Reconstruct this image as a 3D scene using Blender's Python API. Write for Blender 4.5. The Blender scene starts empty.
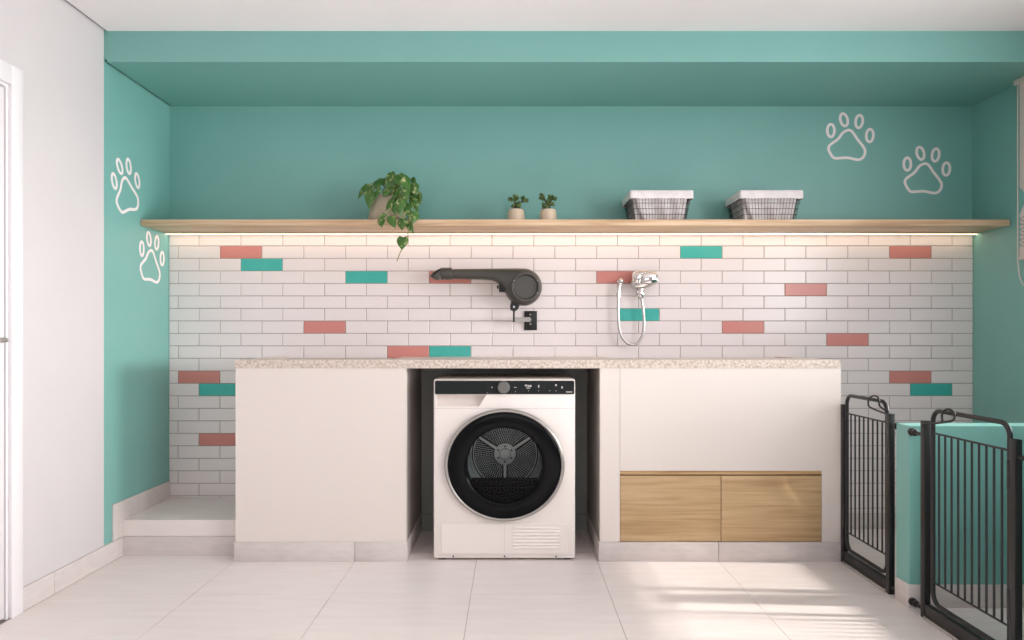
import bpy, bmesh, math, random
from mathutils import Vector, Matrix, Euler

random.seed(7)
scene = bpy.context.scene
COL = scene.collection

# ------------------------------------------------------------------ camera
F, EYE, VX, VY = 725.0, 1.095, 512.0, 337.0      # focal length in pixels, eye height, vanishing point
cam_data = bpy.data.cameras.new('camera')
cam = bpy.data.objects.new('camera', cam_data)
COL.objects.link(cam)
cam_data.sensor_width = 36.0
cam_data.lens = F / 1024 * 36.0
cam_data.shift_y = (VY - 320) / 1024
cam_data.clip_start = 0.05
cam.location = (0, 0, EYE)
cam.rotation_euler = (math.pi / 2, 0, 0)
scene.camera = cam

# ------------------------------------------------------------------ exposure, world, lights
scene.view_settings.view_transform = 'Standard'
scene.view_settings.look = 'None'
scene.view_settings.gamma = 1.0
scene.view_settings.use_curve_mapping = False
scene.view_settings.exposure = 0.27
scene.cycles.max_bounces = 10
scene.cycles.diffuse_bounces = 6
scene.cycles.transparent_max_bounces = 12
scene.cycles.caustics_reflective = False
scene.cycles.caustics_refractive = False

world = bpy.data.worlds.new('sky')
scene.world = world
world.use_nodes = True
world.node_tree.nodes['Background'].inputs[0].default_value = (0.80, 0.90, 1.0, 1)
world.node_tree.nodes['Background'].inputs[1].default_value = 0.5


def light(name, kind, loc, rot, energy, color, size=None, size_y=None, angle=None, spread=180):
    d = bpy.data.lights.new(name, kind)
    d.energy = energy
    d.color = color
    if kind == 'AREA':
        d.shape = 'RECTANGLE'
        d.size, d.size_y = size, size_y
        d.spread = math.radians(spread)
    if angle is not None:
        d.angle = angle
    o = bpy.data.objects.new(name, d)
    COL.objects.link(o)
    o.location = loc
    o.rotation_euler = rot
    return o


# low sun and daylight through the two windows of the right wall, and an added soft fill light behind the viewer
SUN_DIR = Vector((-1.0, 0.06, -0.74)).normalized()
light('sun', 'SUN', (6, 3, 4), SUN_DIR.to_track_quat('-Z', 'Y').to_euler(), 3.4, (1.0, 0.93, 0.86), angle=math.radians(3.0))
light('daylight_side_window', 'AREA', (2.76, 3.05, 1.21), (math.radians(90), 0, math.radians(90)), 13, (1.0, 0.985, 0.985), 1.1, 0.55, spread=65)
light('daylight_near_window', 'AREA', (2.76, 1.10, 1.58), (math.radians(90), 0, math.radians(90)), 75, (1.0, 0.988, 0.992), 1.9, 1.45)
light('front_fill_light', 'AREA', (0.2, -1.75, 1.55), (math.radians(90), 0, 0), 15, (1.0, 0.98, 0.975), 2.2, 1.4)


# ------------------------------------------------------------------ helpers
def lin(c):
    c = c / 255.0
    return c / 12.92 if c <= 0.04045 else ((c + 0.055) / 1.055) ** 2.4


def rgb(r, g, b):
    return (lin(r), lin(g), lin(b), 1.0)


def P(px, py, Y):
    """The place in the room at depth Y that the photograph shows at pixel px, py."""
    return Vector(((px - VX) * Y / F, Y, EYE + (VY - py) * Y / F))


class MB:
    def __init__(self):
        self.v, self.f, self.m = [], [], []

    def add(self, verts, faces, mi=0):
        b = len(self.v)
        self.v += [Vector(p) for p in verts]
        for f in faces:
            self.f.append([i + b for i in f])
            self.m.append(mi)
        return self

    def box(self, x0, x1, y0, y1, z0, z1, mi=0, c=0.0):
        """Box; c chamfers all edges."""
        if c <= 0:
            v = [(x, y, z) for x in (x0, x1) for y in (y0, y1) for z in (z0, z1)]
            f = [(0, 1, 3, 2), (4, 6, 7, 5), (0, 4, 5, 1), (2, 3, 7, 6), (0, 2, 6, 4), (1, 5, 7, 3)]
            return self.add(v, f, mi)
        bm = bmesh.new()
        bmesh.ops.create_cube(bm, size=1)
        for q in bm.verts:
            q.co = Vector((x0 + (q.co.x + .5) * (x1 - x0), y0 + (q.co.y + .5) * (y1 - y0), z0 + (q.co.z + .5) * (z1 - z0)))
        bmesh.ops.bevel(bm, geom=bm.edges[:], offset=c, segments=2, profile=0.5, affect='EDGES')
        self.bm(bm, mi)
        return self

    def bm(self, bm, mi=0):
        bm.verts.ensure_lookup_table()
        bm.verts.index_update()
        self.add([q.co.copy() for q in bm.verts], [[q.index for q in f.verts] for f in bm.faces], mi)
        bm.free()

    def tube(self, pts, r, n=10, mi=0, closed=False, caps=True):
        pts = [Vector(p) for p in pts]
        N = len(pts)
        rs = r if isinstance(r, (list, tuple)) else [r] * N
        rings = []
        up = None
        for i in range(N):
            if closed:
                t = (pts[(i + 1) % N] - pts[i - 1])
            else:
                t = pts[min(i + 1, N - 1)] - pts[max(i - 1, 0)]
            t = t.normalized()
            if up is None:
                a = Vector((0, 0, 1)) if abs(t.z) < 0.9 else Vector((1, 0, 0))
                up = (a - t * a.dot(t)).normalized()
            else:
                up = (up - t * up.dot(t)).normalized()
            s = t.cross(up)
            rings.append([pts[i] + (up * math.cos(2 * math.pi * k / n) + s * math.sin(2 * math.pi * k / n)) * rs[i] for k in range(n)])
        v = [p for ring in rings for p in ring]
        f = []
        for i in range(N if closed else N - 1):
            j = (i + 1) % N
            for k in range(n):
                l = (k + 1) % n
                f.append((i * n + k, i * n + l, j * n + l, j * n + k))
        if caps and not closed:
            f.append(tuple(range(n))[::-1])
            f.append(tuple((N - 1) * n + k for k in range(n)))
        return self.add(v, f, mi)

    def lathe(self, prof, c, axis='Z', n=48, mi=0, cap0=False, cap1=False):
        """prof: list of (ra, rb, h): elliptical radii and height along the axis."""
        c = Vector(c)
        v, f = [], []
        for (ra, rb, h) in prof:
            for k in range(n):
                a = 2 * math.pi * k / n
                p, q = ra * math.cos(a), rb * math.sin(a)
                v.append(c + (Vector((p, q, h)) if axis == 'Z' else Vector((p, h, q)) if axis == 'Y' else Vector((h, p, q))))
        for i in range(len(prof) - 1):
            for k in range(n):
                l = (k + 1) % n
                f.append((i * n + k, i * n + l, (i + 1) * n + l, (i + 1) * n + k))
        if cap0:
            f.append(tuple(range(n))[::-1])
        if cap1:
            f.append(tuple((len(prof) - 1) * n + k for k in range(n)))
        return self.add(v, f, mi)

    def ellipsoid(self, c, r, rot=None, seg=8, rings=5, mi=0):
        R = rot if rot is not None else Matrix.Identity(3)
        c = Vector(c)
        v = [c + R @ Vector((0, 0, r[2]))]
        for i in range(1, rings):
            t = math.pi * i / rings
            for k in range(seg):
                a = 2 * math.pi * k / seg
                v.append(c + R @ Vector((r[0] * math.sin(t) * math.cos(a), r[1] * math.sin(t) * math.sin(a), r[2] * math.cos(t))))
        v.append(c + R @ Vector((0, 0, -r[2])))
        f = [(0, 1 + k, 1 + (k + 1) % seg) for k in range(seg)]
        for i in range(rings - 2):
            for k in range(seg):
                l = (k + 1) % seg
                f.append((1 + i * seg + k, 1 + (i + 1) * seg + k, 1 + (i + 1) * seg + l, 1 + i * seg + l))
        last = len(v) - 1
        b = 1 + (rings - 2) * seg
        f += [(last, b + (k + 1) % seg, b + k) for k in range(seg)]
        return self.add(v, f, mi)

    def pillow(self, outline, yc, hy, R, segs=4, mi=0):
        """Solid from an outline of (x, z) points in the wall's plane, thick along Y with rounded rims.
        hy may be a function of x."""
        n = len(outline)
        pts = [Vector((a, b)) for a, b in outline]
        area = sum(pts[i].x * pts[(i + 1) % n].y - pts[(i + 1) % n].x * pts[i].y for i in range(n))
        if area < 0:
            pts.reverse()
        nor = []
        for i in range(n):
            t = (pts[(i + 1) % n] - pts[i - 1]).normalized()
            nor.append(Vector((t.y, -t.x)))
        h = hy if callable(hy) else (lambda x: hy)
        v, f = [], []
        phis = [-math.pi / 2 + math.pi * k / (2 * segs) for k in range(2 * segs + 1)]
        for ph in phis:
            for i in range(n):
                p = pts[i] - nor[i] * R * (1 - math.cos(ph))
                v.append((p.x, yc + h(pts[i].x) * math.sin(ph), p.y))
        for j in range(len(phis) - 1):
            for i in range(n):
                k = (i + 1) % n
                f.append((j * n + i, j * n + k, (j + 1) * n + k, (j + 1) * n + i))
        f.append(tuple(range(n))[::-1])
        f.append(tuple((len(phis) - 1) * n + i for i in range(n)))
        return self.add(v, f, mi)

    def prism(self, outline, y0, y1, mi=0):
        n = len(outline)
        v = [(a, y0, b) for a, b in outline] + [(a, y1, b) for a, b in outline]
        f = [tuple(range(n)), tuple(range(2 * n - 1, n - 1, -1))]
        f += [(i, (i + 1) % n, n + (i + 1) % n, n + i) for i in range(n)]
        return self.add(v, f, mi)

    def mesh(self, name, mats, origin=(0, 0, 0), smooth=True, angle=35):
        me = bpy.data.meshes.new(name)
        o = Vector(origin)
        me.from_pydata([tuple(p - o) for p in self.v], [], self.f)
        for m in (mats if isinstance(mats, (list, tuple)) else [mats]):
            me.materials.append(m)
        me.polygons.foreach_set('material_index', self.m)
        bm = bmesh.new()
        bm.from_mesh(me)
        bmesh.ops.recalc_face_normals(bm, faces=bm.faces[:])
        bm.to_mesh(me)
        bm.free()
        if smooth:
            me.polygons.foreach_set('use_smooth', [True] * len(me.polygons))
            me.set_sharp_from_angle(angle=math.radians(angle))
        me.update()
        return me

    def build(self, name, mats, parent=None, origin=None, smooth=True, angle=35):
        org = Vector((0, 0, 0))
        p = parent
        while p is not None:
            org = org + p.location
            p = p.parent
        if parent is None and origin is not None:
            org = Vector(origin)
        o = bpy.data.objects.new(name, self.mesh(name, mats, org, smooth, angle))
        COL.objects.link(o)
        if parent is not None:
            o.parent = parent
        else:
            o.location = org
        return o


def tag(o, label=None, cat=None, group=None, kind=None):
    if label: o['label'] = label
    if cat: o['category'] = cat
    if group: o['group'] = group
    if kind: o['kind'] = kind
    return o


def thing(name, label, cat, loc, group=None):
    o = bpy.data.objects.new(name, None)
    o.empty_display_size = 0.05
    COL.objects.link(o)
    o.location = loc
    return tag(o, label, cat, group)


def struct(name, mb, mats, parent=None, origin=None, smooth=False):
    o = mb.build(name, mats, parent, origin, smooth)
    if parent is None:
        o['kind'] = 'structure'
    return o


def cut(obj, cutter_mb):
    """Subtract a solid from a built part."""
    c = cutter_mb.build('cutter', [], None)
    c.location = (0, 0, 0)
    org = Vector((0, 0, 0))
    p = obj
    while p is not None:
        org = org + p.location
        p = p.parent
    c.data.transform(Matrix.Translation(-org))
    saved, obj.parent = obj.parent, None
    loc = obj.location.copy()
    obj.location = (0, 0, 0)
    m = obj.modifiers.new('cut', 'BOOLEAN')
    m.operation, m.object, m.solver = 'DIFFERENCE', c, 'EXACT'
    bpy.context.view_layer.update()
    dg = bpy.context.evaluated_depsgraph_get()
    me = bpy.data.meshes.new_from_object(obj.evaluated_get(dg))
    obj.modifiers.clear()
    obj.data = me
    me.polygons.foreach_set('use_smooth', [True] * len(me.polygons))
    me.set_sharp_from_angle(angle=math.radians(30))
    obj.location = loc
    obj.parent = saved
    bpy.data.objects.remove(c)


def arc(cx, cy, rx, ry, a0, a1, n):
    return [(cx + rx * math.cos(math.radians(a0 + (a1 - a0) * k / n)), cy + ry * math.sin(math.radians(a0 + (a1 - a0) * k / n))) for k in range(n + 1)]


def rrect(x0, x1, z0, z1, r, n=5):
    return (arc(x1 - r, z1 - r, r, r, 0, 90, n) + arc(x0 + r, z1 - r, r, r, 90, 180, n)
            + arc(x0 + r, z0 + r, r, r, 180, 270, n) + arc(x1 - r, z0 + r, r, r, 270, 360, n))


def smooth_path(pts, sub=6):
    """Catmull-Rom through pts."""
    pts = [Vector(p) for p in pts]
    out = []
    for i in range(len(pts) - 1):
        p0, p1, p2, p3 = pts[max(i - 1, 0)], pts[i], pts[i + 1], pts[min(i + 2, len(pts) - 1)]
        for k in range(sub):
            t = k / sub
            out.append(0.5 * ((2 * p1) + (p2 - p0) * t + (2 * p0 - 5 * p1 + 4 * p2 - p3) * t * t + (3 * p1 - p0 - 3 * p2 + p3) * t ** 3))
    out.append(pts[-1])
    return out


# ------------------------------------------------------------------ materials
def base_mat(name, color, rough=0.5, metallic=0.0, spec=0.5, coat=0.0):
    m = bpy.data.materials.new(name)
    m.use_nodes = True
    b = m.node_tree.nodes['Principled BSDF']
    b.inputs['Base Color'].default_value = color
    b.inputs['Roughness'].default_value = rough
    b.inputs['Metallic'].default_value = metallic
    b.inputs['Specular IOR Level'].default_value = spec
    b.inputs['Coat Weight'].default_value = coat
    return m


def noise_mat(name, ca, cb, rough=0.5, scale=(1, 1, 1), nscale=8, detail=4, lo=0.35, hi=0.65, bump=0.0, metallic=0.0, spec=0.5, bdist=0.002):
    m = base_mat(name, ca, rough, metallic, spec)
    nt = m.node_tree
    b = nt.nodes['Principled BSDF']
    tc = nt.nodes.new('ShaderNodeTexCoord')
    mp = nt.nodes.new('ShaderNodeMapping')
    mp.inputs['Scale'].default_value = scale
    nz = nt.nodes.new('ShaderNodeTexNoise')
    nz.inputs['Scale'].default_value = nscale
    nz.inputs['Detail'].default_value = detail
    cr = nt.nodes.new('ShaderNodeValToRGB')
    cr.color_ramp.elements[0].position, cr.color_ramp.elements[1].position = lo, hi
    cr.color_ramp.elements[0].color, cr.color_ramp.elements[1].color = ca, cb
    nt.links.new(tc.outputs['Object'], mp.inputs['Vector'])
    nt.links.new(mp.outputs['Vector'], nz.inputs['Vector'])
    nt.links.new(nz.outputs['Fac'], cr.inputs['Fac'])
    nt.links.new(cr.outputs['Color'], b.inputs['Base Color'])
    if bump:
        bp = nt.nodes.new('ShaderNodeBump')
        bp.inputs['Strength'].default_value = bump
        bp.inputs['Distance'].default_value = bdist
        nt.links.new(nz.outputs['Fac'], bp.inputs['Height'])
        nt.links.new(bp.outputs['Normal'], b.inputs['Normal'])
    return m


def wood_mat(name, dark, mid, pale, rough=0.45, seed=0.0):
    """Oak with its grain along X: stretched noise warping fine streaks."""
    m = base_mat(name, mid, rough)
    nt = m.node_tree
    b = nt.nodes['Principled BSDF']
    tc = nt.nodes.new('ShaderNodeTexCoord')
    mp = nt.nodes.new('ShaderNodeMapping')
    mp.inputs['Location'].default_value = (seed, seed * 2, seed * 3)
    mp.inputs['Scale'].default_value = (0.8, 20.0, 20.0)
    n1 = nt.nodes.new('ShaderNodeTexNoise')
    n1.inputs['Scale'].default_value = 2.2
    n1.inputs['Detail'].default_value = 6
    n1.inputs['Distortion'].default_value = 0.5
    mp2 = nt.nodes.new('ShaderNodeMapping')
    mp2.inputs['Scale'].default_value = (3.0, 110.0, 110.0)
    n2 = nt.nodes.new('ShaderNodeTexNoise')
    n2.inputs['Scale'].default_value = 1.5
    n2.inputs['Detail'].default_value = 3
    mix = nt.nodes.new('ShaderNodeMath')
    mix.operation = 'MULTIPLY_ADD'
    mix.inputs[1].default_value = 0.42
    cr = nt.nodes.new('ShaderNodeValToRGB')
    e = cr.color_ramp.elements
    e[0].position, e[0].color = 0.52, dark
    e[1].position, e[1].color = 0.86, pale
    k = e.new(0.68)
    k.color = mid
    L = nt.links.new
    L(tc.outputs['Object'], mp.inputs['Vector'])
    L(tc.outputs['Object'], mp2.inputs['Vector'])
    L(mp.outputs['Vector'], n1.inputs['Vector'])
    L(mp2.outputs['Vector'], n2.inputs['Vector'])
    L(n2.outputs['Fac'], mix.inputs[0])
    L(n1.outputs['Fac'], mix.inputs[2])
    L(mix.outputs[0], cr.inputs['Fac'])
    L(cr.outputs['Color'], b.inputs['Base Color'])
    return m


M = {}
M['white_wall'] = noise_mat('white_wall_paint', rgb(204, 200, 201), rgb(206, 202, 203), 0.65, nscale=3, spec=0.2)
M['ceiling'] = noise_mat('ceiling_paint', rgb(243, 239, 240), rgb(245, 241, 242), 0.8, nscale=3, spec=0.1)
M['teal'] = noise_mat('teal_wall_paint', rgb(118, 173, 166), rgb(120, 175, 168), 0.45, nscale=4, spec=0.62)
M['dark_gap'] = base_mat('shadow_gap', rgb(120, 110, 104), 0.9)
M['tile_white'] = base_mat('white_glazed_tile', rgb(234, 226, 226), 0.22, spec=0.4)
M['tile_red'] = noise_mat('coral_glazed_tile', rgb(206, 136, 129), rgb(209, 140, 132), 0.25, nscale=6, spec=0.3)
M['tile_teal'] = noise_mat('turquoise_glazed_tile', rgb(70, 178, 168), rgb(74, 182, 172), 0.25, nscale=6, spec=0.3)
M['grout'] = base_mat('grout', rgb(158, 148, 142), 0.9)
M['floor'] = noise_mat('porcelain_floor', rgb(227, 218, 215), rgb(232, 224, 221), 0.42, scale=(1.2, 9, 1), nscale=3, detail=6, spec=0.4)
M['skirting'] = noise_mat('porcelain_skirting', rgb(206, 198, 195), rgb(214, 206, 203), 0.45, scale=(3, 3, 12), nscale=5, detail=5)
M['unit_white'] = base_mat('white_masonry', rgb(224, 216, 210), 0.38, spec=0.5)
M['cheek_shade'] = base_mat('niche_side_shade_grey', rgb(158, 152, 147), 0.6)  # grey stands in for the shade along the niche's inner sides
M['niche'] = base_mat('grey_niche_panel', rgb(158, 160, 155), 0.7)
M['oak'] = wood_mat('pale_oak', rgb(186, 152, 118), rgb(205, 174, 140), rgb(220, 192, 160), 0.5)
M['oak_drawer'] = wood_mat('honey_oak', rgb(160, 124, 84), rgb(190, 154, 108), rgb(206, 174, 130), 0.45, 2.3)
M['dark_metal'] = base_mat('black_powder_coat', rgb(34, 34, 35), 0.4, 0.0, 0.4)
M['chrome'] = noise_mat('chrome', (0.66, 0.64, 0.62, 1), (0.74, 0.72, 0.70, 1), 0.08, nscale=3, metallic=1.0)
M['steel'] = base_mat('brushed_steel', (0.62, 0.61, 0.60, 1), 0.32, 1.0)
M['dull_steel'] = base_mat('dull_steel', (0.36, 0.35, 0.34, 1), 0.4, 1.0)
M['lid_white'] = base_mat('white_enamel', rgb(233, 226, 221), 0.35, spec=0.5)
M['black_gloss'] = base_mat('black_gloss_glass', rgb(14, 15, 17), 0.08, spec=0.10)
M['black_rubber'] = base_mat('black_rubber', rgb(20, 20, 21), 0.6)
M['charcoal'] = base_mat('charcoal_plastic', rgb(68, 66, 61), 0.34, spec=0.5)
M['led'] = bpy.data.materials.new('warm_led')
M['led'].use_nodes = True
_b = M['led'].node_tree.nodes['Principled BSDF']
_b.inputs['Emission Color'].default_value = (1.0, 0.75, 0.51, 1)
_b.inputs['Emission Strength'].default_value = 5.0


def granite():
    m = base_mat('speckled_granite', rgb(220, 208, 196), 0.35)
    nt = m.node_tree
    b = nt.nodes['Principled BSDF']
    tc = nt.nodes.new('ShaderNodeTexCoord')
    vo = nt.nodes.new('ShaderNodeTexNoise')
    vo.inputs['Scale'].default_value = 80
    vo.inputs['Detail'].default_value = 3
    cr = nt.nodes.new('ShaderNodeValToRGB')
    e = cr.color_ramp.elements
    e[0].position, e[0].color = 0.38, rgb(186, 170, 156)
    e[1].position, e[1].color = 0.58, rgb(216, 205, 195)
    L = nt.links.new
    L(tc.outputs['Object'], vo.inputs['Vector'])
    L(vo.outputs['Fac'], cr.inputs['Fac'])
    L(cr.outputs['Color'], b.inputs['Base Color'])
    return m


M['granite'] = granite()


def clear_glass():
    m = bpy.data.materials.new('smoked_door_glass')
    m.use_nodes = True
    nt = m.node_tree
    nt.nodes.clear()
    out = nt.nodes.new('ShaderNodeOutputMaterial')
    mx = nt.nodes.new('ShaderNodeMixShader')
    tr = nt.nodes.new('ShaderNodeBsdfTransparent')
    tr.inputs[0].default_value = (0.86, 0.88, 0.88, 1)
    gl = nt.nodes.new('ShaderNodeBsdfGlossy')
    gl.inputs['Roughness'].default_value = 0.2
    L = nt.links.new
    mx.inputs[0].default_value = 0.01
    L(tr.outputs[0], mx.inputs[1])
    L(gl.outputs[0], mx.inputs[2])
    L(mx.outputs[0], out.inputs[0])
    return m


M['door_glass'] = clear_glass()

# ------------------------------------------------------------------ the room
XL, XR, YB, YF = -1.957, 2.630, 4.140, -1.60          # left, right, back and front wall faces
ZC, ZS, YS = 2.562, 2.4135, 3.476                     # ceiling, soffit underside, soffit face
GX, GY, GP = -1.357, 3.089, 0.591                     # floor joints: one X, one Y, pitch

# floor: porcelain tiles with fine joints over a grout bed
mb = MB()
mb.box(XL - .1, XR + .1, YF - .1, YB + .1, -0.05, -0.0022, 1)
g = 0.0011
ix0, ix1 = -2, 7
for i in range(-2, 8):
    for j in range(-9, 3):
        x0, x1 = max(GX + GP * i, XL), min(GX + GP * (i + 1), XR)
        y0, y1 = max(GY + GP * j, YF), min(GY + GP * (j + 1), YB)
        if x1 - x0 < .01 or y1 - y0 < .01: continue
        mb.box(x0 + g, x1 - g, y0 + g, y1 - g, -0.004, 0.0, 0)
struct('floor', mb, [M['floor'], M['grout']])

# left wall: white in front, teal inside the alcove; door opening
DY0, DY1, DZ = 2.02, 2.817, 2.075
mb = MB()
T = 0.12
mb.box(XL - T, XL, YF - .1, DY0, 0, 2.60)
mb.box(XL - T, XL, DY0, DY1, DZ, 2.60)
mb.box(XL - T, XL, DY1, YS, 0, 2.60)
mb.box(XL - T, XL, YS, YB + .1, 0, 2.60, 1)
wl = struct('wall_left', mb, [M['white_wall'], M['teal']])

# right wall with two windows, the far one half covered by a roller blind
RW = [(2.46, 3.64, 0.92, 2.37), (0.12, 2.08, 0.84, 2.32)]
mb = MB()
mb.box(XR, XR + T, YF - .1, RW[1][0], 0, 2.60, 1)
mb.box(XR, XR + T, RW[1][1], 2.20, 0, 2.60, 1)
mb.box(XR, XR + T, 2.20, RW[0][0], 0, 2.60)
mb.box(XR, XR + T, RW[0][1], YB + .1, 0, 2.60)
for k, (a, b, c_, d) in enumerate(RW):
    mb.box(XR, XR + T, a, b, 0, c_, k)
    mb.box(XR, XR + T, a, b, d, 2.60, k)
struct('wall_right', mb, [M['teal'], M['white_wall']])
for n, (a, b, c_, d) in enumerate(RW):
    mb = MB()
    w = .035
    mb.box(XR + .03, XR + .08, a, a + w, c_, d)
    mb.box(XR + .03, XR + .08, b - w, b, c_, d)
    mb.box(XR + .03, XR + .08, a + w, b - w, c_, c_ + w)
    mb.box(XR + .03, XR + .08, a + w, b - w, d - w, d)
    struct('window_%d' % (n + 1), mb, M['white_wall'])

# back wall with the tiling as its part
mb = MB()
mb.box(XL - T, XR + T, YB + .004, YB + .12, 0, 2.60)
wb = struct('wall_back', mb, M['teal'])
TZ, TPX, TPZ = 1.6140, 0.23875, 0.07124
YT = YB - .005
xA = (198.8 - VX) * YT / F
xB = (178.0 - VX) * YT / F
colored = {}
for (px, row, k) in [(219.4, 1, 1), (240.4, 2, 2), (344.6, 3, 2), (428.9, 3, 1), (302.8, 7, 1), (387, 9, 1), (429, 9, 2), (596.5, 3, 1),
                     (617, 6, 2), (680.5, 1, 2), (784.5, 4, 1), (722, 7, 1), (826.4, 8, 1), (889.5, 1, 1), (177.2, 11, 1),
                     (198.5, 12, 2), (198.5, 16, 1), (889.5, 11, 1), (910, 12, 2), (575.3, 10, 2), (784.6, 10, 2)]:
    x = (px - VX) * YT / F
    off = xA if row % 2 == 0 else xB
    colored[(row, round((x - off) / TPX))] = k
mb = MB()
mb.box(XL, XR, YB - .0015, YB + .004, 0.0, 1.690, 3)
tg, tb = 0.0016, 0.0022
for r in range(0, 23):
    zb, zt = TZ - TPZ * r, TZ - TPZ * (r - 1)
    off = xA if r % 2 == 0 else xB
    for k in range(-2, 20):
        x0, x1 = max(off + TPX * k, XL), min(off + TPX * (k + 1), XR)
        if x1 - x0 < .006: continue
        if r > 11 and x0 > -1.30 and x1 < 1.58: continue
        floorz = 0.176 if x1 < -1.0 else 0.088
        b, t = max(zb, floorz), min(zt, 1.686)
        if t - b < .006: continue
        a0, a1, b0, b1 = x0 + tg, x1 - tg, b + tg, t - tg
        yf, ym, yw = YB - .0050, YB - .0034, YB
        v = [(a0, yw, b0), (a1, yw, b0), (a1, yw, b1), (a0, yw, b1),
             (a0, ym, b0), (a1, ym, b0), (a1, ym, b1), (a0, ym, b1),
             (a0 + tb, yf, b0 + tb), (a1 - tb, yf, b0 + tb), (a1 - tb, yf, b1 - tb), (a0 + tb, yf, b1 - tb)]
        f = [(8, 9, 10, 11)]
        for i in range(4):
            j = (i + 1) % 4
            f += [(i, j, 4 + j, 4 + i), (4 + i, 4 + j, 8 + j, 8 + i)]
        mb.add(v, f, colored.get((r, k), 0))
tl = mb.build('tiling', [M['tile_white'], M['tile_red'], M['tile_teal'], M['grout']], wb, smooth=False)
tl['label'] = 'white brick tiling with scattered coral and turquoise tiles'

# front wall behind the camera with a wide window opening added for the fill light
W = (-0.92, 1.32)
WZ0, WZ1 = 0.85, 2.25
mb = MB()
mb.box(XL - T, W[0], YF - T, YF, 0, 2.60)
mb.box(W[1], XR + T, YF - T, YF, 0, 2.60)
mb.box(W[0], W[1], YF - T, YF, 0, WZ0)
mb.box(W[0], W[1], YF - T, YF, WZ1, 2.60)
struct('wall_front', mb, M['white_wall'])
mb = MB()
w = .045
a, b = W
mb.box(a, a + w, YF - .09, YF - .03, WZ0, WZ1)
mb.box(b - w, b, YF - .09, YF - .03, WZ0, WZ1)
mb.box(a + w, b - w, YF - .09, YF - .03, WZ0, WZ0 + w)
mb.box(a + w, b - w, YF - .09, YF - .03, WZ1 - w, WZ1)
mb.box((a + b) / 2 - .02, (a + b) / 2 + .02, YF - .09, YF - .03, WZ0 + w, WZ1 - w)
struct('window_3', mb, M['white_wall'])

# ceiling, stopping short of the left wall in a shadow gap, and the recess behind the gap
GAP = 0.016
mb = MB()
mb.box(XL + GAP, XR, YF - .1, YS + .02, ZC, ZC + .03, 0)
mb.box(XL - T, XR + T, YF - T, YB + T, ZC + .03, ZC + .10, 1)
struct('ceiling', mb, [M['ceiling'], M['dark_gap']])
# dropped teal soffit over the alcove
mb = MB()
mb.box(XL + GAP, XR - .008, YS, YB + .004, ZS, ZC + .02)
mb.box(XL + .001, XL + GAP, YS, YS + .012, ZS + .012, ZC + .02)
struct('ceiling_soffit', mb, M['teal'])

# door in the left wall
d1 = bpy.data.objects.new('door_1', None)
COL.objects.link(d1)
d1.location = (XL, (DY0 + DY1) / 2, 0)
d1['kind'] = 'structure'
mb = MB()
cw, ct = .066, .014
mb.box(XL, XL + ct, DY1, DY1 + cw, 0, DZ + .078, c=.002)
mb.box(XL, XL + ct, DY0 - cw, DY0, 0, DZ + .078, c=.002)
mb.box(XL, XL + ct, DY0, DY1, DZ, DZ + .078, c=.002)
for a, b in ((DY1 - .012, DY1), (DY0, DY0 + .012)):
    mb.box(XL - T, XL, a, b, 0, DZ)
mb.box(XL - T, XL, DY0 + .012, DY1 - .012, DZ - .012, DZ)
mb.build('door_frame', base_mat('white_lacquer', rgb(232, 229, 231), 0.35), d1)
mb = MB()
mb.box(XL - .042, XL - .005, DY0 + .016, DY1 - .016, 0.008, DZ - .016, c=.002)
leaf = mb.build('door_leaf', base_mat('white_door_lacquer', rgb(230, 227, 229), 0.35), d1)
mb = MB()
hy, hz = 2.715, 1.083
mb.lathe([(.026, .026, 0), (.026, .026, .008), (.010, .010, .010), (.010, .010, .045)], (XL - .005, hy, hz), 'X', 20, cap0=True, cap1=True)
mb.tube([(XL + .022, hy - .01, hz), (XL + .022, hy + .055, hz)], .0105, 12)
mb.tube([(XL + .022, hy + .01, hz), (XL + .022, hy - .11, hz)], .0095, 12)
mb.build('door_handle', M['steel'], leaf)

# step in the left of the alcove
BX0, BX1, BY = -1.350, 1.606, 3.540                      # the counter's ends and front
mb = MB()
mb.box(XL + .008, BX0 + .01, 3.632, YB, 0.098, 0.178, 0)
mb.box(XL + .008, BX0 + .01, 3.630, YB, 0.0, 0.0965, 1)
struct('floor_step', mb, [M['floor'], M['skirting']])

# skirtings
SH = 0.0945


def skirting(name, segs):
    mb = MB()
    for s in segs: mb.box(*s, c=.0012)
    return struct(name, mb, M['skirting'])


jl = [DY1 + cw, GY, 3.63]
sg = [(XL, XL + .009, DY1 + cw, GY - .0012, 0, SH), (XL, XL + .009, GY + .0012, 3.633, 0, SH),
      (XL, XL + .009, 3.545, 3.633, SH + .0015, .275), (XL, XL + .009, 3.6335, YB - .005, .178, .275),
      (XL, XL + .009, YF, DY0 - cw, 0, SH)]
skirting('baseboard_left', sg)
skirting('baseboard_back', [(BX1 + .001, XR - .01, YB - .011, YB - .0015, 0, .0885)])
skirting('baseboard_right', [(XR - .009, XR, 3.035, YB, 0, SH), (XR - .009, XR, 2.24, 2.925, 0, SH), (XR - .009, XR, YF, 2.13, 0, SH)])

# low teal partition on the right
hw0, hw1, hwx, hwz = 2.932, 3.030, 1.606, 0.736
mb = MB()
mb.box(hwx, XR, hw0, hw1, 0, hwz, c=.002)
wh = struct('wall_partition', mb, M['teal'])
mb = MB()
mb.box(hwx - .004, XR - .009, hw0 - .005, hw0, 0, SH, c=.001)
mb.box(hwx - .004, hwx, hw0, hw1 + .004, 0, SH, c=.001)
sk = mb.build('skirting', M['skirting'], wh)
sk['label'] = 'grey porcelain skirting'

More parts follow.
